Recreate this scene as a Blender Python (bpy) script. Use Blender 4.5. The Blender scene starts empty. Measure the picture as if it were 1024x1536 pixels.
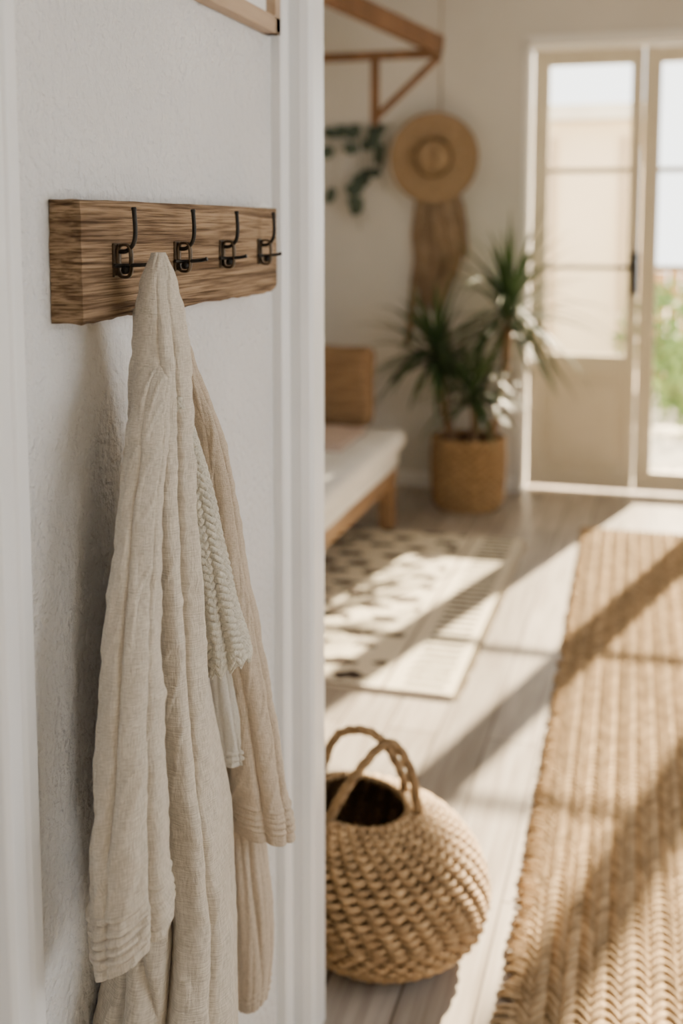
import bpy, math, random
import numpy as np
from mathutils import Vector, Matrix, noise
random.seed(7); np.random.seed(7)
K=8/7.0
H=1.6
def sc(c): bpy.context.scene.collection.objects.link(c)
# ---------------------------------------------------------------- materials
def new_mat(name):
    m=bpy.data.materials.new(name); m.use_nodes=True
    nt=m.node_tree; b=nt.nodes["Principled BSDF"]; return m,nt,b
def mat(name,c1,c2=None,rough=.6,scale=(5,5,5),nscale=1.0,detail=4,bump=0.0,bscale=None,bdist=.002,spec=.4,metal=0,sheen=0,coords="Object",attr=None,trans=0,distort=0,p0=.3,p1=.7):
    m,nt,b=new_mat(name); N=nt.nodes.new; Lk=nt.links.new
    b.inputs["Roughness"].default_value=rough; b.inputs["Metallic"].default_value=metal
    b.inputs["Specular IOR Level"].default_value=spec
    if sheen: b.inputs["Sheen Weight"].default_value=sheen
    tc=N("ShaderNodeTexCoord"); mp=N("ShaderNodeMapping"); mp.inputs["Scale"].default_value=scale
    Lk(tc.outputs[coords],mp.inputs[0])
    no=N("ShaderNodeTexNoise"); no.inputs["Scale"].default_value=nscale; no.inputs["Detail"].default_value=detail
    no.inputs["Distortion"].default_value=distort
    Lk(mp.outputs[0],no.inputs["Vector"])
    cr=N("ShaderNodeValToRGB"); cr.color_ramp.elements[0].position=p0; cr.color_ramp.elements[1].position=p1
    cr.color_ramp.elements[0].color=(*c1,1); cr.color_ramp.elements[1].color=(*(c2 or c1),1)
    Lk(no.outputs[0],cr.inputs[0])
    out=cr.outputs[0]
    if attr:
        at=N("ShaderNodeAttribute"); at.attribute_name=attr
        mx=N("ShaderNodeMix"); mx.data_type='RGBA'; mx.blend_type='MULTIPLY'; mx.inputs[0].default_value=1
        Lk(out,mx.inputs[6]); Lk(at.outputs["Color"],mx.inputs[7]); out=mx.outputs[2]
    Lk(out,b.inputs["Base Color"])
    if bump:
        n2=N("ShaderNodeTexNoise"); n2.inputs["Scale"].default_value=1; n2.inputs["Detail"].default_value=6
        mp2=N("ShaderNodeMapping"); mp2.inputs["Scale"].default_value=bscale or scale
        Lk(tc.outputs[coords],mp2.inputs[0]); Lk(mp2.outputs[0],n2.inputs["Vector"])
        bp=N("ShaderNodeBump"); bp.inputs["Strength"].default_value=bump; bp.inputs["Distance"].default_value=bdist
        Lk(n2.outputs[0],bp.inputs["Height"]); Lk(bp.outputs[0],b.inputs["Normal"])
    return m
M={}
M['plaster']=mat("white_plaster",(.70,.70,.695),(.78,.78,.775),rough=.85,scale=(3,3,3),bump=1,bscale=(85,85,85),bdist=.012)
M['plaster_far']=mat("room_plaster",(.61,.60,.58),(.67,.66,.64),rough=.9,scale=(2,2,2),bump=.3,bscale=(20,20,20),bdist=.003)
M['ceil']=mat("ceiling_paint",(.7,.69,.67),rough=.9)
M['trim']=mat("white_trim_paint",(.78,.785,.79),(.82,.825,.83),rough=.35,bump=.1,bscale=(30,30,4),bdist=.001)
M['cream']=mat("cream_door_paint",(.68,.62,.50),(.72,.66,.54),rough=.45)
def oak():
    m,nt,b=new_mat("rustic_oak"); N=nt.nodes.new; Lk=nt.links.new
    tc=N("ShaderNodeTexCoord")
    def nz(s,det,dist=0):
        mp=N("ShaderNodeMapping"); mp.inputs["Scale"].default_value=s; Lk(tc.outputs["Object"],mp.inputs[0])
        n=N("ShaderNodeTexNoise"); n.inputs["Scale"].default_value=1; n.inputs["Detail"].default_value=det; n.inputs["Distortion"].default_value=dist
        Lk(mp.outputs[0],n.inputs["Vector"]); return n.outputs[0]
    def ramp(x,p,c):
        cr=N("ShaderNodeValToRGB"); cr.color_ramp.elements[0].position=p[0]; cr.color_ramp.elements[1].position=p[1]
        cr.color_ramp.elements[0].color=(*c[0],1); cr.color_ramp.elements[1].color=(*c[1],1); Lk(x,cr.inputs[0]); return cr.outputs[0]
    def mul(a,c):
        mx=N("ShaderNodeMix"); mx.data_type='RGBA'; mx.blend_type='MULTIPLY'; mx.inputs[0].default_value=1; Lk(a,mx.inputs[6]); Lk(c,mx.inputs[7]); return mx.outputs[2]
    fine=nz((40,9,460),6); mid=nz((22,2.6,90),6,.8); big=nz((9,2.2,14),3,.5)
    base=ramp(big,(.3,.7),((.24,.165,.105),(.42,.305,.20)))
    col=mul(base,ramp(mid,(.36,.56),((.46,.41,.37),(1.08,1.05,1.0))))
    col=mul(col,ramp(fine,(.38,.54),((.42,.38,.34),(1.05,1.05,1.05))))
    Lk(col,b.inputs["Base Color"]); b.inputs["Roughness"].default_value=.8; b.inputs["Specular IOR Level"].default_value=.12
    ad=N("ShaderNodeMath"); ad.operation='ADD'; Lk(fine,ad.inputs[0]); Lk(mid,ad.inputs[1])
    bp=N("ShaderNodeBump"); bp.inputs["Strength"].default_value=1; bp.inputs["Distance"].default_value=.004
    Lk(ad.outputs[0],bp.inputs["Height"]); Lk(bp.outputs[0],b.inputs["Normal"]); return m
M['wood']=oak()
M['woodl']=mat("light_oak",(.36,.25,.16),(.48,.35,.23),rough=.5,scale=(30,4,30),bump=.2,bdist=.001)
M['woodd']=mat("brown_beam_wood",(.12,.06,.028),(.22,.115,.055),rough=.6,scale=(12,12,3),bump=.3)
M['benchw']=mat("bench_wood",(.20,.115,.06),(.31,.19,.10),rough=.5,scale=(20,3,20))
M['iron']=mat("black_iron",(.012,.011,.010),(.03,.026,.022),rough=.42,scale=(90,90,90),bump=.3,metal=.6,bdist=.0006)
M['brass']=mat("aged_bronze",(.035,.025,.015),(.09,.06,.035),rough=.45,scale=(90,90,90),metal=.8)
def linen(name,c1,c2,lace=False):
    m,nt,b=new_mat(name); N=nt.nodes.new; Lk=nt.links.new
    b.inputs["Roughness"].default_value=.92; b.inputs["Specular IOR Level"].default_value=.12
    b.inputs["Sheen Weight"].default_value=.1
    uv=N("ShaderNodeUVMap")
    def nz(s,d,det=3):
        mp=N("ShaderNodeMapping"); mp.inputs["Scale"].default_value=s; Lk(uv.outputs[0],mp.inputs[0])
        n=N("ShaderNodeTexNoise"); n.inputs["Scale"].default_value=1; n.inputs["Detail"].default_value=det
        Lk(mp.outputs[0],n.inputs["Vector"]); return n.outputs[0]
    a=nz((650,80,1),2); c=nz((80,650,1),2); big=nz((14,7,1),3)
    mth=N("ShaderNodeMath"); mth.operation='ADD'; Lk(a,mth.inputs[0]); Lk(c,mth.inputs[1])
    half=N("ShaderNodeMath"); half.operation='MULTIPLY'; half.inputs[1].default_value=.42; Lk(mth.outputs[0],half.inputs[0])
    m3=N("ShaderNodeMath"); m3.operation='MULTIPLY_ADD'; m3.inputs[1].default_value=.16; Lk(big,m3.inputs[0]); Lk(half.outputs[0],m3.inputs[2])
    cr=N("ShaderNodeValToRGB"); cr.color_ramp.elements[0].position=.41; cr.color_ramp.elements[1].position=.59
    cr.color_ramp.elements[0].color=(*c1,1); cr.color_ramp.elements[1].color=(*c2,1); Lk(m3.outputs[0],cr.inputs[0])
    Lk(cr.outputs[0],b.inputs["Base Color"])
    bp=N("ShaderNodeBump"); bp.inputs["Strength"].default_value=.85; bp.inputs["Distance"].default_value=.0017
    Lk(mth.outputs[0],bp.inputs["Height"]); last=bp
    if lace:
        v=N("ShaderNodeTexVoronoi"); v.inputs["Scale"].default_value=130; Lk(uv.outputs[0],v.inputs["Vector"])
        b2=N("ShaderNodeBump"); b2.inputs["Strength"].default_value=.7; b2.inputs["Distance"].default_value=.002
        Lk(v.outputs[0],b2.inputs["Height"]); Lk(bp.outputs[0],b2.inputs["Normal"]); last=b2
    Lk(last.outputs[0],b.inputs["Normal"])
    return m
M['linen']=linen("natural_linen",(.49,.44,.365),(.68,.62,.53))
M['linen2']=linen("warm_linen",(.47,.395,.30),(.65,.55,.435))
M['white']=linen("white_cotton",(.60,.57,.51),(.72,.69,.63))
M['lace']=linen("embroidered_lace",(.50,.475,.40),(.70,.665,.575),True)
M['scarf']=mat("tan_scarf_cloth",(.235,.165,.11),(.35,.26,.18),rough=.9,scale=(12,12,12),bump=.3,bscale=(60,60,60))
M['sea']=mat("seagrass",(.26,.165,.085),(.49,.345,.195),rough=.7,scale=(40,40,40),bump=.5,bscale=(200,200,200),bdist=.002,attr="Col",spec=.3)
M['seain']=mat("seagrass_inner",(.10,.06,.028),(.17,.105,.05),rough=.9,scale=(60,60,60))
M['jute']=mat("jute_fibre",(.34,.24,.14),(.53,.395,.25),rough=.9,scale=(60,20,60),bump=.8,bscale=(300,300,300),bdist=.003,attr="Col",spec=.1)
M['rug']=mat("rug_wool",(.72,.68,.60),(.82,.79,.72),rough=.95,scale=(60,60,60),bump=.6,bscale=(150,150,150),attr="Col",spec=.1)
M['straw']=mat("hat_straw",(.24,.165,.095),(.36,.255,.155),rough=.8,scale=(60,60,60),bump=.5,bscale=(120,120,120))
M['leaf']=mat("yucca_leaf",(.016,.042,.016),(.06,.105,.036),rough=.45,scale=(6,6,6))
M['leaf2']=mat("grey_green_leaf",(.03,.05,.04),(.10,.14,.11),rough=.7,scale=(9,9,9))
M['stem2']=mat("pale_stem",(.40,.40,.36),(.5,.5,.45),rough=.8)
M['stem']=mat("plant_trunk",(.16,.10,.06),(.28,.19,.12),rough=.9,scale=(20,20,60),bump=.6)
M['soil']=mat("potting_soil",(.03,.02,.012),(.07,.045,.03),rough=1,scale=(60,60,60),bump=.8)
M['cush']=mat("white_cushion_cotton",(.66,.66,.67),(.74,.74,.75),rough=.95,scale=(5,5,5),bump=.4,bscale=(14,14,14),bdist=.02)
M['throw']=mat("blush_throw",(.42,.33,.29),(.52,.42,.37),rough=.95,scale=(20,20,20),bump=.4,bscale=(30,30,30),bdist=.01)
M['pillow']=mat("brown_woven_pillow",(.14,.085,.045),(.27,.175,.095),rough=.85,scale=(6,60,60),bump=.7,bscale=(10,90,90),bdist=.006)
M['mat']=mat("art_paper",(.82,.81,.78),rough=.8)
M['stone']=mat("garden_stone",(.62,.56,.46),(.74,.68,.58),rough=.9,scale=(3,3,3))
M['house']=mat("garden_building_render",(.72,.58,.41),(.78,.65,.47),rough=.9,scale=(1,1,1))
M['fence']=mat("garden_fence_wood",(.36,.22,.11),(.50,.33,.18),rough=.9,scale=(8,1,8))
M['bush']=mat("garden_foliage",(.05,.11,.02),(.20,.29,.08),rough=.7,scale=(4,4,4))
def floor_mat():
    m,nt,b=new_mat("whitewashed_planks"); N=nt.nodes.new; Lk=nt.links.new
    tc=N("ShaderNodeTexCoord"); mp=N("ShaderNodeMapping"); mp.inputs["Rotation"].default_value=(0,0,math.radians(90))
    Lk(tc.outputs["Object"],mp.inputs[0])
    br=N("ShaderNodeTexBrick"); br.inputs["Scale"].default_value=1; br.inputs["Brick Width"].default_value=1.7; br.inputs["Row Height"].default_value=.16
    br.inputs["Mortar Size"].default_value=.0035; br.inputs["Mortar Smooth"].default_value=.3
    br.inputs["Color1"].default_value=(.31,.275,.24,1); br.inputs["Color2"].default_value=(.45,.405,.36,1); br.inputs["Mortar"].default_value=(.12,.095,.075,1)
    Lk(mp.outputs[0],br.inputs["Vector"])
    mp2=N("ShaderNodeMapping"); mp2.inputs["Scale"].default_value=(28,1.6,1); Lk(tc.outputs["Object"],mp2.inputs[0])
    no=N("ShaderNodeTexNoise"); no.inputs["Scale"].default_value=1.6; no.inputs["Detail"].default_value=8; Lk(mp2.outputs[0],no.inputs["Vector"])
    cr=N("ShaderNodeValToRGB"); cr.color_ramp.elements[0].position=.3;cr.color_ramp.elements[1].position=.65
    cr.color_ramp.elements[0].color=(.60,.56,.52,1); cr.color_ramp.elements[1].color=(1.0,1.0,1.0,1); Lk(no.outputs[0],cr.inputs[0])
    mx=N("ShaderNodeMix"); mx.data_type='RGBA'; mx.blend_type='MULTIPLY'; mx.inputs[0].default_value=1
    Lk(br.outputs[0],mx.inputs[6]); Lk(cr.outputs[0],mx.inputs[7]); Lk(mx.outputs[2],b.inputs["Base Color"])
    b.inputs["Roughness"].default_value=.36
    bp=N("ShaderNodeBump"); bp.inputs["Strength"].default_value=.25; bp.inputs["Distance"].default_value=.002
    Lk(no.outputs[0],bp.inputs["Height"]); Lk(bp.outputs[0],b.inputs["Normal"]); return m
M['floor']=floor_mat()
def glass_mat():
    m=bpy.data.materials.new("window_glass"); m.use_nodes=True; nt=m.node_tree; nt.nodes.clear()
    N=nt.nodes.new; o=N("ShaderNodeOutputMaterial"); t=N("ShaderNodeBsdfTransparent"); g=N("ShaderNodeBsdfGlossy"); g.inputs["Roughness"].default_value=.02
    t.inputs[0].default_value=(.97,.98,.97,1)
    fr=N("ShaderNodeFresnel"); fr.inputs[0].default_value=1.35; mx=N("ShaderNodeMixShader")
    nt.links.new(fr.outputs[0],mx.inputs[0]); nt.links.new(t.outputs[0],mx.inputs[1]); nt.links.new(g.outputs[0],mx.inputs[2]); nt.links.new(mx.outputs[0],o.inputs[0]); return m
M['glass']=glass_mat()
# ---------------------------------------------------------------- mesh builder
class MB:
    def __init__(s): s.v=[]; s.f=[]; s.c=[]
    def add(s,vs,fs,col=(1,1,1)):
        o=len(s.v); s.v+= [tuple(x) for x in vs]; s.f+=[tuple(i+o for i in q) for q in fs]
        if isinstance(col,list): s.c+=col
        else: s.c+=[col]*len(vs)
    def box(s,a,b,col=(1,1,1)):
        x0,y0,z0=a;x1,y1,z1=b
        s.add([(x0,y0,z0),(x1,y0,z0),(x1,y1,z0),(x0,y1,z0),(x0,y0,z1),(x1,y0,z1),(x1,y1,z1),(x0,y1,z1)],
              [(0,3,2,1),(4,5,6,7),(0,1,5,4),(1,2,6,5),(2,3,7,6),(3,0,4,7)],col)
    def tube(s,path,r,n=8,closed=False,caps=True,flat=1.0,col=(1,1,1)):
        P=[Vector(p) for p in path]; m=len(P); R=r if isinstance(r,(list,tuple)) else [r]*m
        up=Vector((0,0,1)); vs=[]; prev=None
        for i in range(m):
            if closed: t=P[(i+1)%m]-P[i-1]
            else: t=P[min(i+1,m-1)]-P[max(i-1,0)]
            t.normalize()
            if prev is None:
                a=up if abs(t.z)<.9 else Vector((1,0,0)); e=(a-t*a.dot(t)).normalized()
            else: e=(prev-t*prev.dot(t)).normalized()
            prev=e; g=t.cross(e)
            for j in range(n):
                an=2*math.pi*j/n; vs.append(P[i]+e*(math.cos(an)*R[i])+g*(math.sin(an)*R[i]*flat))
        fs=[]
        for i in range(m if closed else m-1):
            i2=(i+1)%m
            for j in range(n): fs.append((i*n+j,i*n+(j+1)%n,i2*n+(j+1)%n,i2*n+j))
        if caps and not closed: fs.append(tuple(range(n))[::-1]); fs.append(tuple((m-1)*n+j for j in range(n)))
        s.add(vs,fs,col)
    def beam(s,p,q,w,h):
        p=Vector(p);q=Vector(q);t=(q-p).normalized(); a=Vector((0,0,1)) if abs(t.z)<.9 else Vector((0,1,0))
        g=t.cross(a).normalized(); u=g.cross(t)
        vs=[e+g*(sx*w/2)+u*(sz*h/2) for e in (p,q) for sx,sz in ((-1,-1),(1,-1),(1,1),(-1,1))]
        s.add(vs,[(3,2,1,0),(4,5,6,7),(0,1,5,4),(1,2,6,5),(2,3,7,6),(3,0,4,7)])
    def obj(s,name,m,parent=None,smooth=False,bevel=0,seg=2,col=False,loc=None):
        me=bpy.data.meshes.new(name); me.from_pydata(s.v,[],s.f); me.validate(); me.update()
        if col and len(s.c)==len(me.vertices):
            ca=me.color_attributes.new("Col",'FLOAT_COLOR','POINT')
            arr=np.ones((len(s.c),4),dtype=np.float32); arr[:,:3]=np.array(s.c); ca.data.foreach_set("color",arr.ravel())
        me.materials.append(m); ob=bpy.data.objects.new(name,me); sc(ob)
        if smooth: me.polygons.foreach_set("use_smooth",[True]*len(me.polygons))
        if bevel:
            bv=ob.modifiers.new("bev","BEVEL"); bv.width=bevel; bv.segments=seg; bv.limit_method='ANGLE'
        if parent: ob.parent=parent
        return ob
def empty(name,loc=(0,0,0)):
    e=bpy.data.objects.new(name,None); e.empty_display_size=.1; e.location=(0,0,0); sc(e); return e
def box(name,a,b,m,parent=None,bevel=0):
    k=MB(); k.box(a,b); return k.obj(name,m,parent,bevel=bevel)
def U(*a): return tuple(x*K for x in a)
# ---------------------------------------------------------------- room shell
XL,XR=-1.95*K,2.1; YB=5.93*K; ZC=3.12; YR=-1.3
fl=MB(); fl.box((XL-.1,YR-.1,-.06),(XR+.1,YB+.35,0)); fl.obj("floor",M['floor'])
box("ceiling",(XL-.1,YR-.1,ZC),(XR+.1,YB+.3,ZC+.1),M['ceil'])
XW=-.663; YE=2.05
box("wall_left",(XW-.12,YR,0),(XW,YE-.005,ZC),M['plaster'])
box("wall_rear",(XW-.12,YR-.1,0),(XR+.15,YR,ZC),M['plaster_far'])
box("wall_partition",(XL,YE-.12,0),(XW-.121,YE-.01,ZC),M['plaster_far'])
box("wall_side",(XL-.1,YE-.12,0),(XL,YB+.2,ZC),M['plaster_far'])
ox0,ox1,oz=-.685*K,1.62*K,2.335*K
k=MB(); k.box((XL,YB,0),(ox0,YB+.3,ZC)); k.box((ox1,YB,0),(XR,YB+.3,ZC)); k.box((ox0,YB,oz),(ox1,YB+.3,ZC)); k.obj("wall_back",M['plaster_far'])
wy0,wy1,wz0,wz1=.35,2.9,.80,2.45
k=MB(); k.box((XR,YR,0),(XR+.15,wy0,ZC)); k.box((XR,wy1,0),(XR+.15,YB+.3,ZC)); k.box((XR,wy0,0),(XR+.15,wy1,wz0)); k.box((XR,wy0,wz1),(XR+.15,wy1,ZC)); k.obj("wall_right",M['plaster_far'])
k=MB()
for y in (wy0,(wy0+wy1)/2,wy1): k.box((XR+.04,y-.03,wz0),(XR+.10,y+.03,wz1))
for z in (wz0,wz1): k.box((XR+.04,wy0,z-.03),(XR+.10,wy1,z+.03))
k.obj("added_window_1",M['trim'],bevel=.004)  # unseen window and wall opening, added to fill the hall with sky light
box("baseboard_back",(XL,YB-.015,0),(ox0-.03,YB,.09),M['trim'],bevel=.003)
def profile_trim(name,pts,z0,z1):
    k=MB(); n=len(pts); k.add([(x,y,z) for z in (z0,z1) for x,y in pts],[(i,(i+1)%n,n+(i+1)%n,n+i) for i in range(n)]+[tuple(range(n))[::-1],tuple(range(n,2*n))])
    return k.obj(name,M['trim'],bevel=.002)
profile_trim("trim_1",[(XW-.003,1.905),(-.646,1.905),(-.641,1.912),(-.641,1.938),(-.657,1.946),(-.657,1.962),(-.630,1.965),(-.615,1.972),(-.610,1.982),(-.610,YE),(XW-.12,YE),(XW-.12,YE-.004),(XW-.003,YE-.004)],0,ZC)
profile_trim("trim_2",[(XW-.003,.86),(-.644,.86),(-.640,.868),(-.640,.94),(-.661,.946),(-.661,.988),(-.646,.990),(-.640,.996),(-.640,1.020),(-.652,1.026),(-.652,1.034),(-.646,1.040),(-.646,1.060),(XW-.003,1.064)],0,ZC)
# ---------------------------------------------------------------- coat hook rail
rail=empty("coat_hook_rail")
ya,yb_,za,zb=1.143,1.812,1.492,1.631
k=MB(); ny,nz,nx=140,34,10
def bp(x,y,z):
    ez=min(z-za,zb-z); ey=min(y-ya,yb_-y); ex=(-.62-x)
    p=noise.noise(Vector((x*30,y*14,z*30)))
    w=max(0,1-ez/.012); dz=0
    if z<(za+zb)/2: dz=w*(.0045*p+.002*noise.noise(Vector((x*60,y*50,3)))+(.0035 if ex<.004 else 0))
    else: dz=-w*abs(p)*.0015
    dx=-.0012*abs(noise.noise(Vector((2,y*9,z*110))))
    if ey<.01:dx-=.002*(1-ey/.01)
    if ex>.002: dx=0
    dy=0
    if y-ya<.008: dy=.002*noise.noise(Vector((x*90,1,z*60)))
    if yb_-y<.02 and z<za+.03: dz+=.006*(1-(yb_-y)/.02)
    return (x+dx,y+dy,z+dz)
def sheet(f,n,m):
    vs=[f(i/n,j/m) for i in range(n+1) for j in range(m+1)]
    fs=[(i*(m+1)+j,(i+1)*(m+1)+j,(i+1)*(m+1)+j+1,i*(m+1)+j+1) for i in range(n) for j in range(m)]
    return vs,fs
Xb=XW+.001;Xf=-.62
k.add(*sheet(lambda a,b:bp(Xf,ya+a*(yb_-ya),za+b*(zb-za)),ny,nz))
k.add(*sheet(lambda a,b:bp(Xf+(Xb-Xf)*a,ya,za+b*(zb-za)),nx,nz))
k.add(*sheet(lambda a,b:bp(Xf+(Xb-Xf)*(1-a),yb_,za+b*(zb-za)),nx,nz))
k.add(*sheet(lambda a,b:bp(Xf+(Xb-Xf)*a,ya+b*(yb_-ya),zb),nx,ny))
k.add(*sheet(lambda a,b:bp(Xf+(Xb-Xf)*(1-a),ya+b*(yb_-ya),za),nx,ny))
ob=k.obj("board",M['wood'],rail,smooth=True)
w=ob.modifiers.new("w","WELD"); w.merge_threshold=.0003
eg=ob.modifiers.new("es","EDGE_SPLIT"); eg.split_angle=math.radians(45)
def bez(pts,n=10):
    P=[Vector(p) for p in pts]; out=[]
    for i in range(len(P)-1):
        p0=P[max(i-1,0)];p1=P[i];p2=P[i+1];p3=P[min(i+2,len(P)-1)]
        for j in range(n):
            t=j/n; out.append(.5*((2*p1)+(-p0+p2)*t+(2*p0-5*p1+4*p2-p3)*t*t+(-p0+3*p1-3*p2+p3)*t**3))
    out.append(P[-1]); return out
for i,(yh,pl) in enumerate([(1.222,.050),(1.397,.040),(1.557,.036),(1.720,.034)]):
    zc=1.561
    k=MB(); k.box((-.6215,yh-.010,zc-.020),(-.6175,yh+.010,zc+.020)); k.obj("hook_%d_plate"%(i+1),M['brass'],rail,bevel=.0015)
    k=MB(); pts=[]
    for j in range(28):
        a=2*math.pi*j/28; c,s_=math.cos(a),math.sin(a)
        pts.append((-.609+.0085*math.copysign(abs(c)**.6,c),yh,zc-.001+.019*math.copysign(abs(s_)**.6,s_)))
    k.tube(pts,.0020,8,closed=True,flat=2.4)
    k.obj("hook_%d_strap"%(i+1),M['brass'],rail,smooth=True)
    k=MB()
    k.tube([(-.606,yh-.008,zc-.012),(-.606,yh+.008,zc-.012)],.0045,12)
    pt=bez([(-.617,yh,zc+.010),(-.606,yh,zc+.011),(-.597,yh,zc+.020),(-.5945,yh,zc+.036),(-.596,yh,zc+.062)],8)
    R=[.0028]*(len(pt)-2)+[.0034,.0030]
    k.tube(pt,R,10)
    pt=bez([(-.6175,yh-.012,zc-.006),(-.610,yh-.004,zc-.0065),(-.617+pl*.75,yh,zc-.005),(-.617+pl,yh,zc-.003)],8)
    k.tube(pt,[.0024]*(len(pt)-2)+[.0033,.0028],10)
    k.obj("hook_%d_prongs"%(i+1),M['iron'],rail,smooth=True)
    k=MB()
    for zz in (zc-.016,zc+.016): k.tube([(-.6180,yh,zz),(-.6165,yh,zz)],.0025,10)
    k.obj("hook_%d_screws"%(i+1),M['brass'],rail)
pf=empty("picture_frame")
k=MB(); y0,y1,z0,z1=1.22,1.885,1.925,2.75; x0,x1=XW+.001,XW+.026
k.box((x0,y0,z0),(x1,y1,z0+.028)); k.box((x0,y0,z1-.028),(x1,y1,z1)); k.box((x0,y0,z0),(x1,y0+.028,z1)); k.box((x0,y1-.028,z0),(x1,y1,z1)); k.obj("frame",M['woodl'],pf,bevel=.002)
box("paper",(x0,y0+.02,z0+.02),(x0+.008,y1-.02,z1-.02),M['mat'],pf)
# ---------------------------------------------------------------- cloth
def cloth(name,rows,m,parent,cx=None,w=(.905,.425),nn=(.425,-.905),nu=200,nv=240,fold=.16,F=2.4,fz=2.0,seed=0,skew=0,tucks=None,bratio=.8,pleats=None,closetop=False,wr=.0012,scallop=0,thick=.002,ridge=None):
    rows=sorted(rows,key=lambda r:-r[0]); z=np.array([r[0] for r in rows]); cy=np.array([r[1] for r in rows]); aa=np.array([r[2] for r in rows]); cxx=np.array([ (r[3] if len(r)>3 else cx) for r in rows])
    T=np.linspace(0,1,nv+1); Z=z[0]+(z[-1]-z[0])*T
    def itp(y):
        q=np.interp(-Z,-z,y); kk=max(2,nv//40); ker=np.hanning(2*kk+3)[1:-1]; ker/=ker.sum()
        pad=np.concatenate([2*q[0]-q[1:kk+1][::-1],q,2*q[-1]-q[-kk-1:-1][::-1]]); 
        return np.convolve(pad,ker,'valid')
    CY,A,CX=itp(cy),np.maximum(itp(aa),.001),itp(cxx)
    w=Vector((w[0],w[1],0)); n_=Vector((nn[0],nn[1],0)); vs=[]
    for j in range(nv+1):
        t=T[j]; a=A[j]; b=a*bratio; c=Vector((CX[j],CY[j],Z[j]))
        g=min(1,t*3+.15)
        for i in range(nu):
            u=2*math.pi*i/nu; cu,su=math.cos(u),math.sin(u)
            q=noise.noise(Vector((cu*F+seed*7.3+.25*math.sin(t*5+seed),su*F+seed*3.1,Z[j]*fz)))
            q2=noise.noise(Vector((cu*F*2.3+seed,su*F*2.3-seed*2,Z[j]*fz*1.5+9)))
            d=fold*g*((1-2.2*math.sqrt(q*q+.006))-.35+.45*q2)
            if pleats:
                for (u0,u1,amp,wd) in pleats:
                    uc=math.radians(u0+(u1-u0)*t+5*math.sin(t*6+u0)); du=(u-uc+math.pi)%(2*math.pi)-math.pi
                    d+=amp*g*(.7+.3*math.sin(t*7+u0*1.7))*math.exp(-(du/math.radians(wd))**2)
            r=1+d
            p=c+w*(a*cu*r)+n_*(b*su*r)
            q3=noise.noise(Vector((p.x*28+seed,p.y*28,p.z*(16))))+.5*noise.noise(Vector((p.x*60,p.y*60,p.z*70+seed)))
            q4=1-2*abs(noise.noise(Vector((p.x*18+seed*2,p.y*18+p.z*9,p.z*13-cu*1.5))))
            off=wr*(q3+.7*max(0,q4-.55)*2)
            if tucks:
                for zt in tucks:
                    dd=(Z[j]-zt); off+=.0024*math.exp(-(dd/.0026)**2)-.0016*math.exp(-((dd+.0052)/.0022)**2)
            if ridge: off+=ridge(u,Z[j],t)
            p+= (w*cu+n_*su)*off
            dz=skew*a*cu*max(0,(t-.45)/.55)**1.2
            if scallop: dz+= scallop*math.cos(u*14)*max(0,(t-.93)/.07)
            p.z+=dz; vs.append(p)
    fs=[]; fu=[]
    per=2*math.pi*.05
    for j in range(nv):
        for i in range(nu):
            i2=(i+1)%nu; fs.append((j*nu+i,(j+1)*nu+i,(j+1)*nu+i2,j*nu+i2))
            ua=i/nu*per; ub=(i+1)/nu*per; fu+= [(ua,Z[j]),(ua,Z[j+1]),(ub,Z[j+1]),(ub,Z[j])]
    if closetop:
        fs.append(tuple(range(nu))); fu+=[(0,0)]*nu
    me=bpy.data.meshes.new(name); me.from_pydata([tuple(v) for v in vs],[],fs); me.update()
    uvl=me.uv_layers.new(name="UVMap"); uvl.data.foreach_set("uv",np.array(fu,dtype=np.float32).ravel())
    me.polygons.foreach_set("use_smooth",[True]*len(me.polygons)); me.materials.append(m)
    ob=bpy.data.objects.new(name,me); sc(ob); ob.parent=parent
    so=ob.modifiers.new("s","SOLIDIFY"); so.thickness=thick; so.offset=-1
    return ob
def up(rows,dz=.2): return [(r[0]+dz,)+tuple(r[1:]) for r in rows]
robe=empty("linen_robe")
X5=-.575
body=[(1.3685,1.224,.004,-.567),(1.366,1.224,.009,-.567),(1.353,1.224,.015,-.568),(1.329,1.228,.021,-.570),(1.289,1.238,.029,-.574),(1.240,1.244,.034,X5),(1.191,1.242,.036,X5),(1.124,1.236,.040,X5),(1.058,1.228,.043,X5),(.983,1.226,.0495,X5),(.901,1.224,.053,X5),(.817,1.224,.0565,X5),(.727,1.233,.060,X5),(.634,1.246,.0635,X5),(.543,1.256,.070,X5),(.463,1.238,.078,X5),(.399,1.217,.085,X5),(.304,1.217,.088,X5),(.12,1.217,.088,X5)]
cloth("body",up(body),M['linen'],robe,seed=1,bratio=1.15,nu=420,nv=520,fold=.07,F=1.1,fz=1.4,closetop=True,wr=.0036,
  pleats=[(84,58,.24,12),(66,40,-.36,5),(98,84,-.42,5),(30,20,.10,10),(124,112,.14,13),(150,140,-.2,6),(350,8,-.22,6)])
sl=[(1.32,1.238,.010,X5),(1.27,1.234,.0150,-.573),(1.23,1.215,.0180,-.570),(1.195,1.190,.0200,-.565),(1.165,1.170,.0212,-.559),(1.130,1.156,.0222,-.556),(1.088,1.138,.0225,-.555),(1.022,1.125,.0245,-.555),(.950,1.111,.0293,-.555),(.876,1.103,.0335,-.555),(.801,1.096,.0376,-.555),(.725,1.091,.0418,-.555),(.654,1.091,.0447,-.555),(.604,1.094,.0440,-.555),(.588,1.096,.0435,-.555)]
cloth("sleeve_left",up(sl),M['linen'],robe,seed=4,bratio=.8,nu=300,nv=620,fold=.06,F=1.0,fz=2.4,skew=.70,closetop=True,wr=.0034,
  tucks=[.806,.817,.828,.839,.856],pleats=[(64,100,.16,18),(95,128,-.28,7),(30,62,-.26,6),(150,165,-.15,9)])
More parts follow.
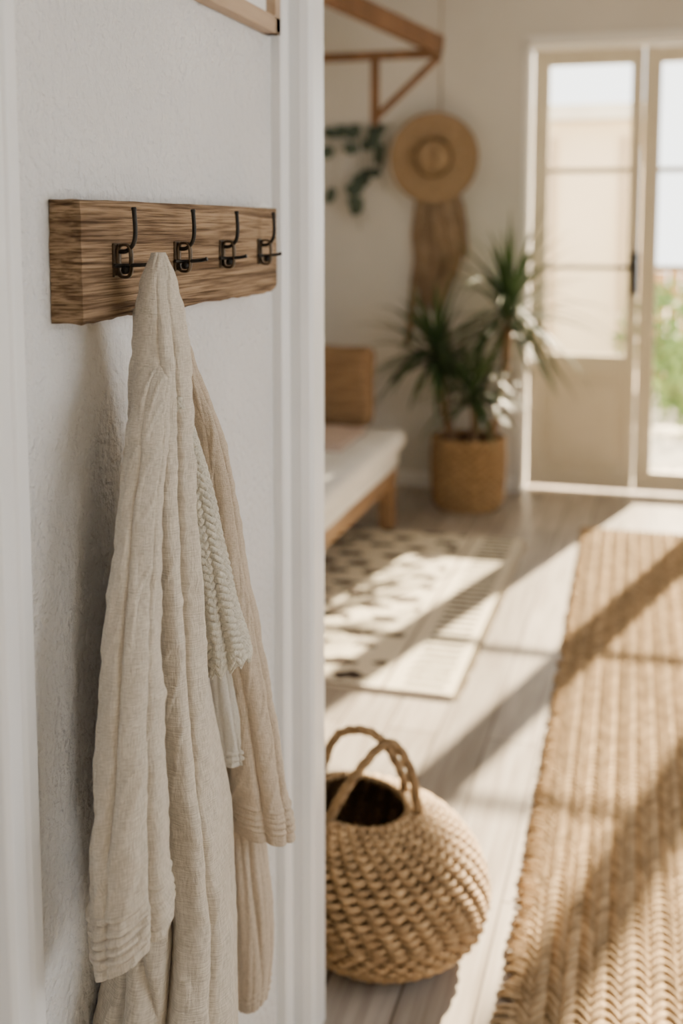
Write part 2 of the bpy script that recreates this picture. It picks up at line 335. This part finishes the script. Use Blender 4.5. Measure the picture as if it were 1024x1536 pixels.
sr=[(1.345,1.232,.008,-.568),(1.30,1.252,.011,-.566),(1.245,1.280,.011,-.563),(1.192,1.310,.0115,-.558),(1.146,1.329,.0135,-.55),(1.089,1.353,.0182,-.55),(1.013,1.375,.0199,-.55),(.943,1.394,.0225,-.55),(.869,1.420,.0272,-.55),(.782,1.449,.0297,-.55),(.691,1.476,.0337,-.55),(.611,1.496,.0383,-.55),(.550,1.514,.0413,-.55),(.491,1.530,.0428,-.55)]
cloth("sleeve_right",up(sr),M['linen2'],robe,seed=8,bratio=.8,nu=240,nv=620,fold=.07,F=1.1,fz=2,skew=-.28,closetop=True,wr=.0026,
  tucks=[.712,.723,.734,.750],pleats=[(80,70,.16,14),(45,36,-.24,7),(112,95,-.24,8)])
mid=[(1.30,1.255,.010),(1.20,1.268,.020),(1.05,1.290,.028),(.85,1.33,.033),(.6,1.40,.042),(.4,1.41,.045),(.15,1.41,.045)]
cloth("inner_panel",up(mid),M['linen'],robe,cx=-.602,seed=12,bratio=1.8,nu=160,nv=200,fold=.12,F=1.6,fz=1.2,closetop=True)
def lr(u,z,t):
    s=abs(((u/math.radians(26))%2)-1)
    return .0015*math.sin(z*560+s*5)
lc=[(1.20,1.222,.0070,-.548),(1.162,1.238,.0105,-.545),(1.108,1.258,.0135,-.541),(1.053,1.275,.0165,-.539),(.968,1.305,.0200,-.538),(.898,1.330,.0240,-.538),(.855,1.352,.0270,-.538),(.822,1.363,.0280,-.538)]
cloth("lace_trim",up(lc),M['lace'],robe,seed=15,bratio=1.0,nu=240,nv=420,fold=.10,F=1.5,fz=3,skew=.45,closetop=True,scallop=.005,ridge=lr,pleats=[(60,60,.18,14),(90,90,-.22,9),(120,120,.15,12)])
sm=[(.86,1.40,.010),(.809,1.420,.0140),(.735,1.436,.0170),(.676,1.457,.0182),(.630,1.469,.0200)]
cloth("undershirt_cuff",up(sm),M['white'],robe,cx=-.575,seed=17,bratio=1.0,nu=120,nv=240,fold=.12,F=2,fz=3,skew=.1,tucks=[.842,.852],closetop=True,pleats=[(70,70,-.2,12)])
dr=[(.66,1.50,.014),(.588,1.530,.0202),(.460,1.569,.0312),(.362,1.585,.0348),(.274,1.599,.0337),(.212,1.605,.0291),(.157,1.602,.0220)]
cloth("back_drape",up(dr),M['linen2'],robe,cx=-.600,seed=21,bratio=1.2,nu=160,nv=240,fold=.12,F=2,fz=2,skew=.4,closetop=True,tucks=[.375,.386],pleats=[(80,70,-.2,9)])
# ---------------------------------------------------------------- belly basket
def coil_basket(name,c,prof,shear,pitch,tr,stakes,npt,matr,amp=.0035,seed=0,diag=0.5):
    P=np.array(prof); seg=np.sqrt((np.diff(P,axis=0)**2).sum(1)); s=np.concatenate([[0],np.cumsum(seg)])
    root=empty(name); k=MB(); n=int(s[-1]/pitch)
    for q in range(n+1):
        ss=s[-1]*q/n; r=np.interp(ss,s,P[:,0]); z=np.interp(ss,s,P[:,1]); sh=np.interp(z,[P[:,1].min(),P[:,1].max()],[0,1])**1.5
        cxq=c[0]+shear[0]*sh; cyq=c[1]+shear[1]*sh
        ph=math.pi*q if q<n*diag else math.pi*int(n*diag)+ (q-n*diag)*1.05
        pts=[];cols=[]
        for i in range(npt):
            a=2*math.pi*i/npt
            wv=math.sin(a*stakes+ph)
            rr=r+amp*wv; zz=z+shear[2]*math.cos(a)*sh+.0012*noise.noise(Vector((math.cos(a)*3,math.sin(a)*3,q*.7)))
            pts.append((cxq+rr*math.cos(a),cyq+rr*math.sin(a),zz))
            sh_=.85+.18*wv+.34*noise.noise(Vector((math.cos(a)*5,math.sin(a)*5,q*1.7+seed)))  # inward dips of the weave darkened in colour as gap shade, plus random tone
            cols+= [(sh_,sh_*.97,sh_*.92)]*7
        k.tube(pts,tr,7,closed=True,col=cols)
    k.obj("woven_coils",matr,root,smooth=True,col=True)
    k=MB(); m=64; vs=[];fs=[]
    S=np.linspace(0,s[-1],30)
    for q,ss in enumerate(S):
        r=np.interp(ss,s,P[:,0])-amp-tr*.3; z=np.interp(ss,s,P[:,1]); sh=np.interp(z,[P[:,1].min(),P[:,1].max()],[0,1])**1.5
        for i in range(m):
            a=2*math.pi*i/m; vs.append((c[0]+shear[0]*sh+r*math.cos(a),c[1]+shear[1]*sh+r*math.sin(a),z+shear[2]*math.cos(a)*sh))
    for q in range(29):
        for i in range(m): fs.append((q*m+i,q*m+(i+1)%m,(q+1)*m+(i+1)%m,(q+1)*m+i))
    fs.append(tuple(range(m))[::-1]); k.add(vs,fs); k.obj("inner_shell",M['seain'],root,smooth=True)  # dark-coloured liner stands in for the shade between the coils
    return root
bc=(-.552,2.335)
prof=[(.120,.009),(.175,.026),(.216,.065),(.237,.120),(.241,.172),(.232,.220),(.210,.258),(.178,.287),(.145,.305),(.115,.318)]
SH=(-.065,.0,-.014)
bas=coil_basket("seagrass_belly_basket",bc,prof,SH,.0160,.0075,36,400,M['sea'],seed=3,amp=.0062,diag=.42)
def rope(pts,r,tw=3,n=8):
    k=MB(); P=bez(pts,12); m=len(P)
    for s_ in range(tw):
        q=[]
        for i,p in enumerate(P):
            t=(P[min(i+1,m-1)]-P[max(i-1,0)]).normalized(); e=t.cross(Vector((.3,.2,.9))).normalized(); g=t.cross(e)
            an=i*.55+s_*2*math.pi/tw; q.append(p+e*(math.cos(an)*r*.55)+g*(math.sin(an)*r*.55))
        sh=random.uniform(.6,.85); k.tube(q,r*.62,n,col=(sh,sh*.96,sh*.9))
    return k
tx,ty,tz=bc[0]+SH[0],bc[1]+SH[1],.318
def rim(a,r=.117): a=math.radians(a); return Vector((tx+r*math.cos(a),ty+r*math.sin(a),tz-.014*math.cos(a)))
h1=rope([rim(150,.130)-Vector((0,0,.03)),rim(145)+Vector((-.004,0,.03)),rim(125)+Vector((0,-.01,.105)),rim(80,.095)+Vector((0,-.01,.125)),rim(50)+Vector((0,0,.05)),rim(45,.130)-Vector((0,0,.03))],.010)
h1.obj("handle_far",M['sea'],bas,smooth=True,col=True)
h2=rope([rim(-112,.136)-Vector((0,0,.04)),rim(-105)+Vector((0,0,.02)),rim(-80,.100)+Vector((0,.02,.11)),rim(-40,.085)+Vector((.01,.03,.170)),rim(0,.112)+Vector((.008,0,.10)),rim(8,.136)-Vector((0,0,.03))],.010)
h2.obj("handle_near",M['sea'],bas,smooth=True,col=True)
# ---------------------------------------------------------------- jute runner
def ex(y): return -.232-(y-1.7)*.0225
def runner():
    W=.98; y0,y1=.75,6.02; nx=240; ny=1250
    xs=np.linspace(0,W,nx+1); ys=np.linspace(y0,y1,ny+1)
    X,Y=np.meshgrid(xs,ys,indexing='ij')
    bw=.030; bi=np.floor(X/bw); s=(X/bw-bi)*2-1
    dr_=np.where(bi%2==0,1.0,-1.0)
    ph=Y/.029+s*.62*dr_+.12*np.sin(Y*9+bi)
    loop=np.abs(np.sin(math.pi*ph))
    h=.002+.014*(np.clip(1-s**2*.95,0,1)**.4)*(.10+.90*loop**.8)
    rnd=np.sin(bi*127.1+np.floor(ph)*311.7)*43758.5; rnd=rnd-np.floor(rnd)
    col=.70+.46*rnd
    rr2=np.sin(bi*17.7)*999.1; rr2-=np.floor(rr2); col*=(.84+.22*rr2)
    Xw=ex(Y)+X ; edge=.004*np.sin(Y*150)*(X<.01)
    V=np.stack([Xw+edge,Y,h],-1).reshape(-1,3)
    idx=np.arange((nx+1)*(ny+1)).reshape(nx+1,ny+1)
    F=np.stack([idx[:-1,:-1],idx[1:,:-1],idx[1:,1:],idx[:-1,1:]],-1).reshape(-1,4)
    me=bpy.data.meshes.new("jute_runner"); me.from_pydata(V.tolist(),[],F.tolist()); me.update()
    c=col.reshape(-1); arr=np.stack([c,c*.98,c*.94,np.ones_like(c)],-1).astype(np.float32)
    me.color_attributes.new("Col",'FLOAT_COLOR','POINT').data.foreach_set("color",arr.ravel())
    me.polygons.foreach_set("use_smooth",[True]*len(me.polygons)); me.materials.append(M['jute'])
    root=empty("jute_runner_rug"); ob=bpy.data.objects.new("weave",me); sc(ob); ob.parent=root
    k=MB(); y=y0
    while y<y1:
        x=ex(y)
        l=random.uniform(.012,.040); a=random.uniform(-.5,.5)
        pts=bez([(x+.012,y,.006),(x-l*.5,y+a*.01,.013),(x-l,y+a*.02,.007),(x-l*.6,y+.008+a*.01,.005),(x+.01,y+.010,.005)],4)
        sh=random.uniform(.7,1.1); k.tube(pts,random.uniform(.0025,.005),5,col=(sh,sh*.97,sh*.92)); y+=random.uniform(.006,.012)
    for i in range(110):
        x=ex(y1)+W*i/110
        k.tube([(x,y1-.01,.006),(x+.003,y1+.012,.005)],.004,5)
    k.obj("edge_fringe",M['jute'],root,smooth=True,col=True)
runner()
# ---------------------------------------------------------------- patterned rug
def prug():
    x0,x1,y0,y1=-1.5*K,-.56*K,3.2*K,4.98*K; nx,ny=240,430
    root=empty("patterned_wool_rug"); vs=[];cols=[]
    rg=random.Random(2); jt={}
    for i in range(nx+1):
        for j in range(ny+1):
            x=x0+(x1-x0)*i/nx; y=y0+(y1-y0)*j/ny; d=x1-x; e=y-y0; c=(.86,.82,.74)
            nn=noise.noise(Vector((x*25,y*25,0)))
            if e<.020: c=(.10,.08,.08)
            elif .02<d<.20:
                if ((e/.062)%1)<.42+.10*nn and .035<d+.012*nn<.185 : c=(.07,.06,.055)
            elif .24<d<.252: c=(.35,.3,.27)
            elif d>.28:
                r_=int(e/.15); ox=(.5 if r_%2 else 0)
                uu=(d-.28)/.20+ox; key=(int(uu),r_)
                if key not in jt: jt[key]=(rg.uniform(-.16,.16),rg.uniform(-.14,.14),rg.uniform(.6,1.5))
                jx,jy,js=jt[key]
                u=uu%1-.5+jx; v=(e/.15)%1-.5+jy
                if (u*u*9.0+v*v*13)<(.85+.9*nn)*js: c=(.06,.045,.04)
            cols.append(c); vs.append((x,y,.012+.0015*noise.noise(Vector((x*60,y*60,1)))))
    fs=[(i*(ny+1)+j,(i+1)*(ny+1)+j,(i+1)*(ny+1)+j+1,i*(ny+1)+j+1) for i in range(nx) for j in range(ny)]
    k=MB(); k.add(vs,fs,cols); k.obj("pile",M['rug'],root,col=True,smooth=True)
    k=MB(); k.box((x0,y0,.0005),(x1,y1,.0105),col=(.8,.76,.7)); k.obj("backing",M['rug'],root,col=True)
    k=MB()
    for i in range(110):
        yy=y0+(y1-y0)*i/110; k.tube([(x1-.005,yy,.006),(x1+.025+random.uniform(-.006,.01),yy+random.uniform(-.01,.01),.004)],.0035,5,col=(.85,.8,.72))
    k.obj("tassels",M['rug'],root,col=True)
prug()
# ---------------------------------------------------------------- french doors
D=empty("door_1")
def leaf(x0,x1,gz0,nm,panel,handle):
    st_=.085; k=MB()
    gx0,gx1=x0+st_,x1-.06; top=2.305; gt=2.225
    k.box(U(x0,6.06,.015),U(gx0,6.10,top)); k.box(U(gx1,6.06,.015),U(x1,6.10,top))
    k.box(U(gx0,6.06,gt),U(gx1,6.10,top)); k.box(U(gx0,6.06,.015),U(gx1,6.10,.12))
    for z in (1.69,1.19): k.box(U(gx0,6.065,z-.014),U(gx1,6.095,z+.014))
    if panel:
        k.box(U(gx0,6.06,.62),U(gx1,6.10,gz0)); k.box(U(gx0,6.075,.12),U(gx1,6.09,.62)); k.box(U(gx0+.03,6.066,.16),U(gx1-.03,6.08,.58))
    k.obj(nm+"_frame",M['cream'],D,bevel=.006)
    k=MB(); k.box(U(gx0,6.079,gz0),U(gx1,6.082,gt)); k.obj(nm+"_glass",M['glass'],D)
    if handle:
        hx=x1-.018; k=MB(); k.box(U(hx-.020,6.048,1.05),U(hx+.020,6.06,1.27)); k.tube([U(hx,6.05,1.20),U(hx,6.015,1.20),U(hx,6.005,1.195),U(hx-.09,6.005,1.19)],.012*K,8); k.obj(nm+"_handle",M['iron'],D,bevel=.003)
leaf(-.665,-.112,.73,"leaf_1",True,True)
leaf(-.108,.445,.13,"leaf_2",False,False)
leaf(.449,1.00,.73,"leaf_3",True,True)
leaf(1.004,1.56,.73,"leaf_4",True,False)
k=MB(); k.box(U(-.70,5.915,0),U(-.672,6.12,2.335)); k.box(U(1.565,5.915,0),U(1.62,6.12,2.335)); k.box(U(-.70,5.915,2.31),U(1.62,6.12,2.36)); k.obj("trim_3",M['trim'],bevel=.004)
# ---------------------------------------------------------------- bench
B=empty("daybed_bench")
bx0,bx1,by0,by1=-1.85,-1.16,3.0,5.10
k=MB()
k.box(U(bx0,by0,.215),U(bx1,by1,.285))
k.obj("seat_frame",M['benchw'],B,bevel=.008)
k=MB()
for x in (bx0+.03,bx1-.07):
    for y in (by0+.02,by1-.10):
        lz=.012 if y<4.9 else 0.0
        k.add([U(x,y,lz),U(x+.07,y,lz),U(x+.07,y+.09,lz),U(x,y+.09,lz),U(x,y-.02,.215),U(x+.07,y-.02,.215),U(x+.07,y+.07,.215),U(x,y+.07,.215)],[(0,3,2,1),(4,5,6,7),(0,1,5,4),(1,2,6,5),(2,3,7,6),(3,0,4,7)])
k.box(U(bx0+.03,by0+.05,.06),U(bx0+.07,by1-.05,.10))
k.obj("legs",M['benchw'],B,bevel=.006)
def soft(name,a,b,m,parent,rad,sag=.01,seed=0,rot=None,puff=0):
    c=(Vector(a)+Vector(b))/2; h=(Vector(b)-Vector(a))/2
    import bmesh
    bm=bmesh.new(); bmesh.ops.create_cube(bm,size=2); bmesh.ops.subdivide_edges(bm,edges=bm.edges,cuts=14,use_grid_fill=True)
    for v in bm.verts:
        p=Vector((v.co.x*h.x,v.co.y*h.y,v.co.z*h.z)); q=Vector([max(-h[i]+rad,min(h[i]-rad,p[i])) for i in range(3)])
        d=p-q
        if d.length>1e-6: p=q+d.normalized()*min(rad,d.length)
        pf=puff*(1-v.co.x**2)*(1-v.co.y**2) if abs(v.co.z)>.9 else 0
        p.z+=pf*v.co.z
        p+=v.co.normalized()*sag*noise.noise(p*6+Vector((seed,0,0)))
        v.co=p
    me=bpy.data.meshes.new(name); bm.to_mesh(me); bm.free(); me.polygons.foreach_set("use_smooth",[True]*len(me.polygons)); me.materials.append(m)
    ob=bpy.data.objects.new(name,me); ob.location=c; sc(ob)
    if rot: ob.rotation_euler=rot
    if parent: ob.parent=parent
    return ob
soft("mattress",U(bx0-.01,by0-.02,.285),U(bx1+.01,by1+.0,.375),M['cush'],B,.03,.006)
soft("seat_cushion",U(bx0-.02,by0-.03,.372),U(bx1+.045,by1+.02,.475),M['cush'],B,.05,.012,puff=.01)
soft("throw_blanket",U(-1.62,4.40,.478),U(-1.24,4.84,.512),M['throw'],B,.012,.012)
soft("woven_pillow",U(-1.62,4.92,.485),U(-1.25,5.06,.855),M['pillow'],None,.05,.012,rot=(math.radians(-6),0,0))
# ---------------------------------------------------------------- timber bracket
k=MB()
k.beam(U(-1.95,5.2,2.185),U(-.99,5.2,2.185),.045*K,.04*K)
k.beam(U(-1.30,5.2,2.17),U(-1.30,5.2,1.87),.04*K,.035*K)
k.beam(U(-1.0,5.2,2.17),U(-1.31,5.2,1.89),.04*K,.03*K)
k.beam(U(-1.0,5.21,2.22),U(-1.93,3.05,2.53),.05*K,.085*K)
k.obj("timber_wall_bracket",M['woodd'],bevel=.006)
# ---------------------------------------------------------------- hat, scarf
Ht=empty("straw_sun_hat"); k=MB()
prof=[(0,.115),(.03,.113),(.06,.105),(.078,.085),(.088,.05),(.092,.015),(.10,.004),(.14,.0),(.19,.0),(.225,.006),(.232,.008),(.232,.003),(.225,0.0),(.19,-.006),(.14,-.006),(.095,-.004)]
m=72; vs=[];fs=[]
hc=Vector((-1.135,5.790,1.750))
R=Matrix.Rotation(math.radians(-2),3,'X')
for r,h in prof:
    for i in range(m):
        a=2*math.pi*i/m; wob=.008*math.sin(3*a+1)*(r/.23)**2
        dent=-.03*math.exp(-((math.cos(a)*r)/.02)**2) *(1 if h>.1 else 0)
        p=R@Vector((r*math.cos(a),-(h+wob+dent),r*math.sin(a)*1.0)); vs.append(tuple((hc+p)*K))
for q in range(len(prof)-1):
    for i in range(m): fs.append((q*m+i,q*m+(i+1)%m,(q+1)*m+(i+1)%m,(q+1)*m+i))
k.add(vs,fs); k.obj("brim_and_crown",M['straw'],Ht,smooth=True)
k=MB(); k.tube([tuple((hc+R@Vector((.091*math.cos(2*math.pi*i/40),-.022,.091*math.sin(2*math.pi*i/40))))*K) for i in range(40)],.012*K,6,closed=True); k.obj("hat_band",M['seain'],Ht,smooth=True)
k=MB(); k.tube([U(-1.125,5.90,2.72),U(-1.125,5.90,1.95),U(-1.135,5.86,1.78)],.0035,6)
k.tube([U(-1.135,5.93,1.77),U(-1.135,5.78,1.77)],.008,8); k.obj("hanging_cord_and_peg",M['stem'],Ht)
Sf=empty("hanging_scarf")
def drape(name,outl,yc,amp,nf,seed,hem):
    Z=[o[0] for o in outl]; nv,nu=90,110; vs=[]
    for j in range(nv+1):
        t=j/nv; z=Z[0]+(Z[-1]-Z[0])*t
        xl=np.interp(-z,[-q for q in Z],[o[1] for o in outl]); xr=np.interp(-z,[-q for q in Z],[o[2] for o in outl])
        for i in range(nu+1):
            u=i/nu; wob=.5*noise.noise(Vector((u*2+seed,t*1.6,0)))
            fo=math.sin((u*nf+wob+.25*t)*2*math.pi+seed); A=amp*(.45+.55*min(1,t*2.5))
            x=xl+(xr-xl)*(u+.35/nf/6.28*math.sin((u*nf)*2*math.pi*1.0))
            zz=z+hem*(noise.noise(Vector((u*5,seed,1)))+.35*fo-.6*abs(u-.5))*t**3
            vs.append(U(x+.010*noise.noise(Vector((t*5,seed,u*2))),yc-A*(fo*.75+.25),zz))
    fs=[(j*(nu+1)+i,(j+1)*(nu+1)+i,(j+1)*(nu+1)+i+1,j*(nu+1)+i+1) for j in range(nv) for i in range(nu)]
    k=MB(); k.add(vs,fs); ob=k.obj(name,M['scarf'],Sf,smooth=True)
    so=ob.modifiers.new("s","SOLIDIFY"); so.thickness=.004
drape("back_layer",[(1.70,-1.20,-1.07),(1.60,-1.235,-1.03),(1.50,-1.262,-1.00),(1.40,-1.268,-.985),(1.28,-1.262,-1.00),(1.16,-1.25,-1.045),(1.04,-1.225,-1.09),(.99,-1.215,-1.11)],5.898,.020,3.3,2,.10)
drape("front_layer",[(1.70,-1.16,-1.09),(1.60,-1.16,-1.03),(1.50,-1.165,-.985),(1.40,-1.16,-.970),(1.30,-1.145,-.968),(1.22,-1.14,-.985)],5.862,.020,2.3,5,.14)
k=MB(); k.tube([U(-1.235,5.905,1.30),U(-1.26,5.905,1.1),U(-1.275,5.905,.9),U(-1.30,5.905,.76)],[.018*K,.020*K,.022*K,.016*K],8,flat=.5); k.obj("scarf_tail",M['scarf'],Sf,smooth=True)
# ---------------------------------------------------------------- hanging sprig
Vn=empty("hanging_eucalyptus")
k=MB(); kl=MB()
def oval(k,c,d,n_,L,W):
    d=Vector(d).normalized(); n_=Vector(n_); s=d.cross(n_).normalized(); n_=s.cross(d); vs=[];m=8
    for i in range(m):
        a=2*math.pi*i/m; vs.append(Vector(c)+d*(L/2*(1+math.cos(a)))+s*(W/2*math.sin(a))+n_*(.15*W*math.cos(a)**2))
    k.add(vs,[tuple(range(m))])
k.tube([U(-1.72,5.915,1.93),U(-1.38,5.915,1.93)],.012,8)
rv=random.Random(12)
for (x,l,dn) in ((-1.69,.42,.40),(-1.66,.18,.75),(-1.565,.50,.15),(-1.54,.55,.12),(-1.51,.50,.15),(-1.45,.20,.7),(-1.42,.34,.55)):
    pts=[U(x+.02*math.sin(q*1.3+x*9),5.90-.01*q,1.93-l*q/6) for q in range(7)]
    k.tube(pts,.007,5)
    for q in range(int(l/.04)):
        t=q*.04/l*6; i=min(5,int(t)); p=Vector(pts[i]).lerp(Vector(pts[i+1]),t-i)
        if rv.random()<dn:
            oval(kl,p,(rv.uniform(-1,1),-.3,rv.uniform(-.9,.2)),(0,-1,.3),rv.uniform(.085,.12),rv.uniform(.075,.10))
k.obj("stems",M['stem2'],Vn); kl.obj("leaves",M['leaf2'],Vn)
# ---------------------------------------------------------------- potted yucca
pc=(-.90*K,5.55*K)
pot=coil_basket("potted_yucca",pc,[(.150*K,.010),(.168*K,.04*K),(.176*K,.15*K),(.178*K,.27*K),(.172*K,.345*K),(.176*K,.355*K)],(0,0,0),.021,.0100,22,176,M['sea'],seed=9,amp=.007,diag=1)
k=MB(); k.add([(pc[0],pc[1],.31*K)]+[(pc[0]+.160*K*math.cos(a*math.pi/16),pc[1]+.160*K*math.sin(a*math.pi/16),.30*K) for a in range(32)],[(0,1+i,1+(i+1)%32) for i in range(32)]); k.obj("soil",M['soil'],pot)
k=MB()
heads=[(-.70,5.50,.97),(-1.05,5.48,.76),(-.86,5.42,.58)]
for hx,hy,hz in heads:
    k.tube([(p.x,p.y,p.z) for p in bez([(pc[0]+(hx*K-pc[0])*.5,pc[1],.30*K),(pc[0]+(hx*K-pc[0])*.85,pc[1]-.02,(.3+(hz-.3)*.5)*K),(hx*K,hy*K,hz*K)],6)],.022*K,8)
k.obj("trunks",M['stem'],pot,smooth=True)
kl=MB()
def blade(k,o,d,L,W,droop,n=9):
    d=Vector(d).normalized(); p=Vector(o); v=d.copy(); st_=L/n; vs=[]
    for i in range(n+1):
        t=i/n; s=v.cross(Vector((0,0,1)))
        if s.length<.05: s=Vector((1,0,0))
        s.normalize(); nn=s.cross(v).normalized()
        wd=W*(min(1,.45+t*2.2))*(1-t**2.2)+.0008
        vs+= [p-s*wd/2+nn*wd*.22,p,p+s*wd/2+nn*wd*.22]
        p=p+v*st_; v=(v+Vector((0,0,-droop*st_*(.4+t)))).normalized()
        if p.y>5.80*K: p.y=5.80*K
    fs=[]
    for i in range(n): a=i*3; fs+=[(a,a+1,a+4,a+3),(a+1,a+2,a+5,a+4)]
    k.add(vs,fs)
rl=random.Random(21)
for (hx,hy,hz),nl,LL in zip(heads,(84,90,56),(.60,.52,.42)):
    for i in range(nl):
        a=rl.uniform(0,2*math.pi); e=math.radians(rl.uniform(-40,85)); 
        o=(hx*K,hy*K,(hz-.06+.12*rl.random())*K)
        L=LL*rl.uniform(.7,1.12)
        blade(kl,o,(math.cos(a)*math.cos(e),math.sin(a)*math.cos(e)-.2,math.sin(e)),L,rl.uniform(.026,.042),rl.uniform(1.0,3.0))
kl.obj("leaves",M['leaf'],pot,smooth=True)
# ---------------------------------------------------------------- garden
box("terrace_ground",(-12,YB+.36,-.12),(14,30,-.03),M['stone'])
hs=empty("garden_house")
k=MB(); k.box((-7,10.6,-.03),(-.25,14,2.55)); k.obj("house_walls",M['house'],hs,bevel=.02)
k=MB(); k.box((-7.2,10.4,2.55),(-.1,14.2,2.68)); k.obj("roof_edge",M['stone'],hs)
k=MB()
for i in range(2): k.box((-1.0+i*.62,10.55,.0),(-.95+i*.62,10.6,2.4))
k.obj("wall_battens",M['woodl'],hs)
k=MB()
for i in range(34):
    x=-.05+i*.13; k.box((x,12.0,-.03),(x+.115,12.03,1.15+.02*(i%3)))
k.box((-.05,12.03,.3),(4.4,12.07,.38)); k.box((-.05,12.03,.85),(4.4,12.07,.93)); k.obj("garden_fence",M['fence'])
bs=MB(); rb=random.Random(5)
for c,r in (((.35,9.3,.35),.45),((.75,9.6,.5),.5),((.1,10.0,.7),.45),((1.3,9.9,.4),.5)):
    for i in range(620):
        d=Vector((rb.gauss(0,1),rb.gauss(0,1),rb.gauss(0,1))).normalized()*r*rb.uniform(.5,1)
        p=Vector(c)+d
        if p.z<0: continue
        oval(bs,p,(rb.uniform(-1,1),rb.uniform(-1,1),rb.uniform(-.3,1)),(rb.uniform(-1,1),-1,rb.uniform(0,1)),rb.uniform(.05,.1),rb.uniform(.03,.06))
bs.tube([(.35,9.3,-.03),(.35,9.3,.5)],.02,6); bs.tube([(.75,9.6,-.03),(.75,9.6,.6)],.02,6); bs.tube([(.1,10,-.03),(.1,10,.8)],.02,6); bs.tube([(1.3,9.9,-.03),(1.3,9.9,.5)],.02,6)
bs.obj("garden_shrub",M['bush'])
# ---------------------------------------------------------------- light
W=bpy.data.worlds.new("World"); bpy.context.scene.world=W; W.use_nodes=True
bg=W.node_tree.nodes["Background"]; bg.inputs[0].default_value=(1.0,.99,.97,1); bg.inputs[1].default_value=4.7
sd=bpy.data.lights.new("sun","SUN"); sd.energy=62; sd.color=(1,.80,.54); sd.angle=math.radians(.8)
so=bpy.data.objects.new("sun",sd); sc(so)
d=Vector((-.285,-1,-.49)).normalized(); so.rotation_euler=d.to_track_quat('-Z','Y').to_euler(); so.location=(2,9,5)
# ---------------------------------------------------------------- camera
cd=bpy.data.cameras.new("camera"); cam=bpy.data.objects.new("camera",cd); sc(cam)
cam.location=(0,0,H); cam.rotation_euler=(math.radians(90-6.5),0,math.radians(15.7))
cd.sensor_fit='AUTO'; cd.sensor_width=36; cd.lens=1700/1536*36; cd.shift_y=-234/1536; cd.clip_start=.02
cd.dof.use_dof=True; cd.dof.focus_distance=1.42; cd.dof.aperture_fstop=2.5
bpy.context.scene.camera=cam
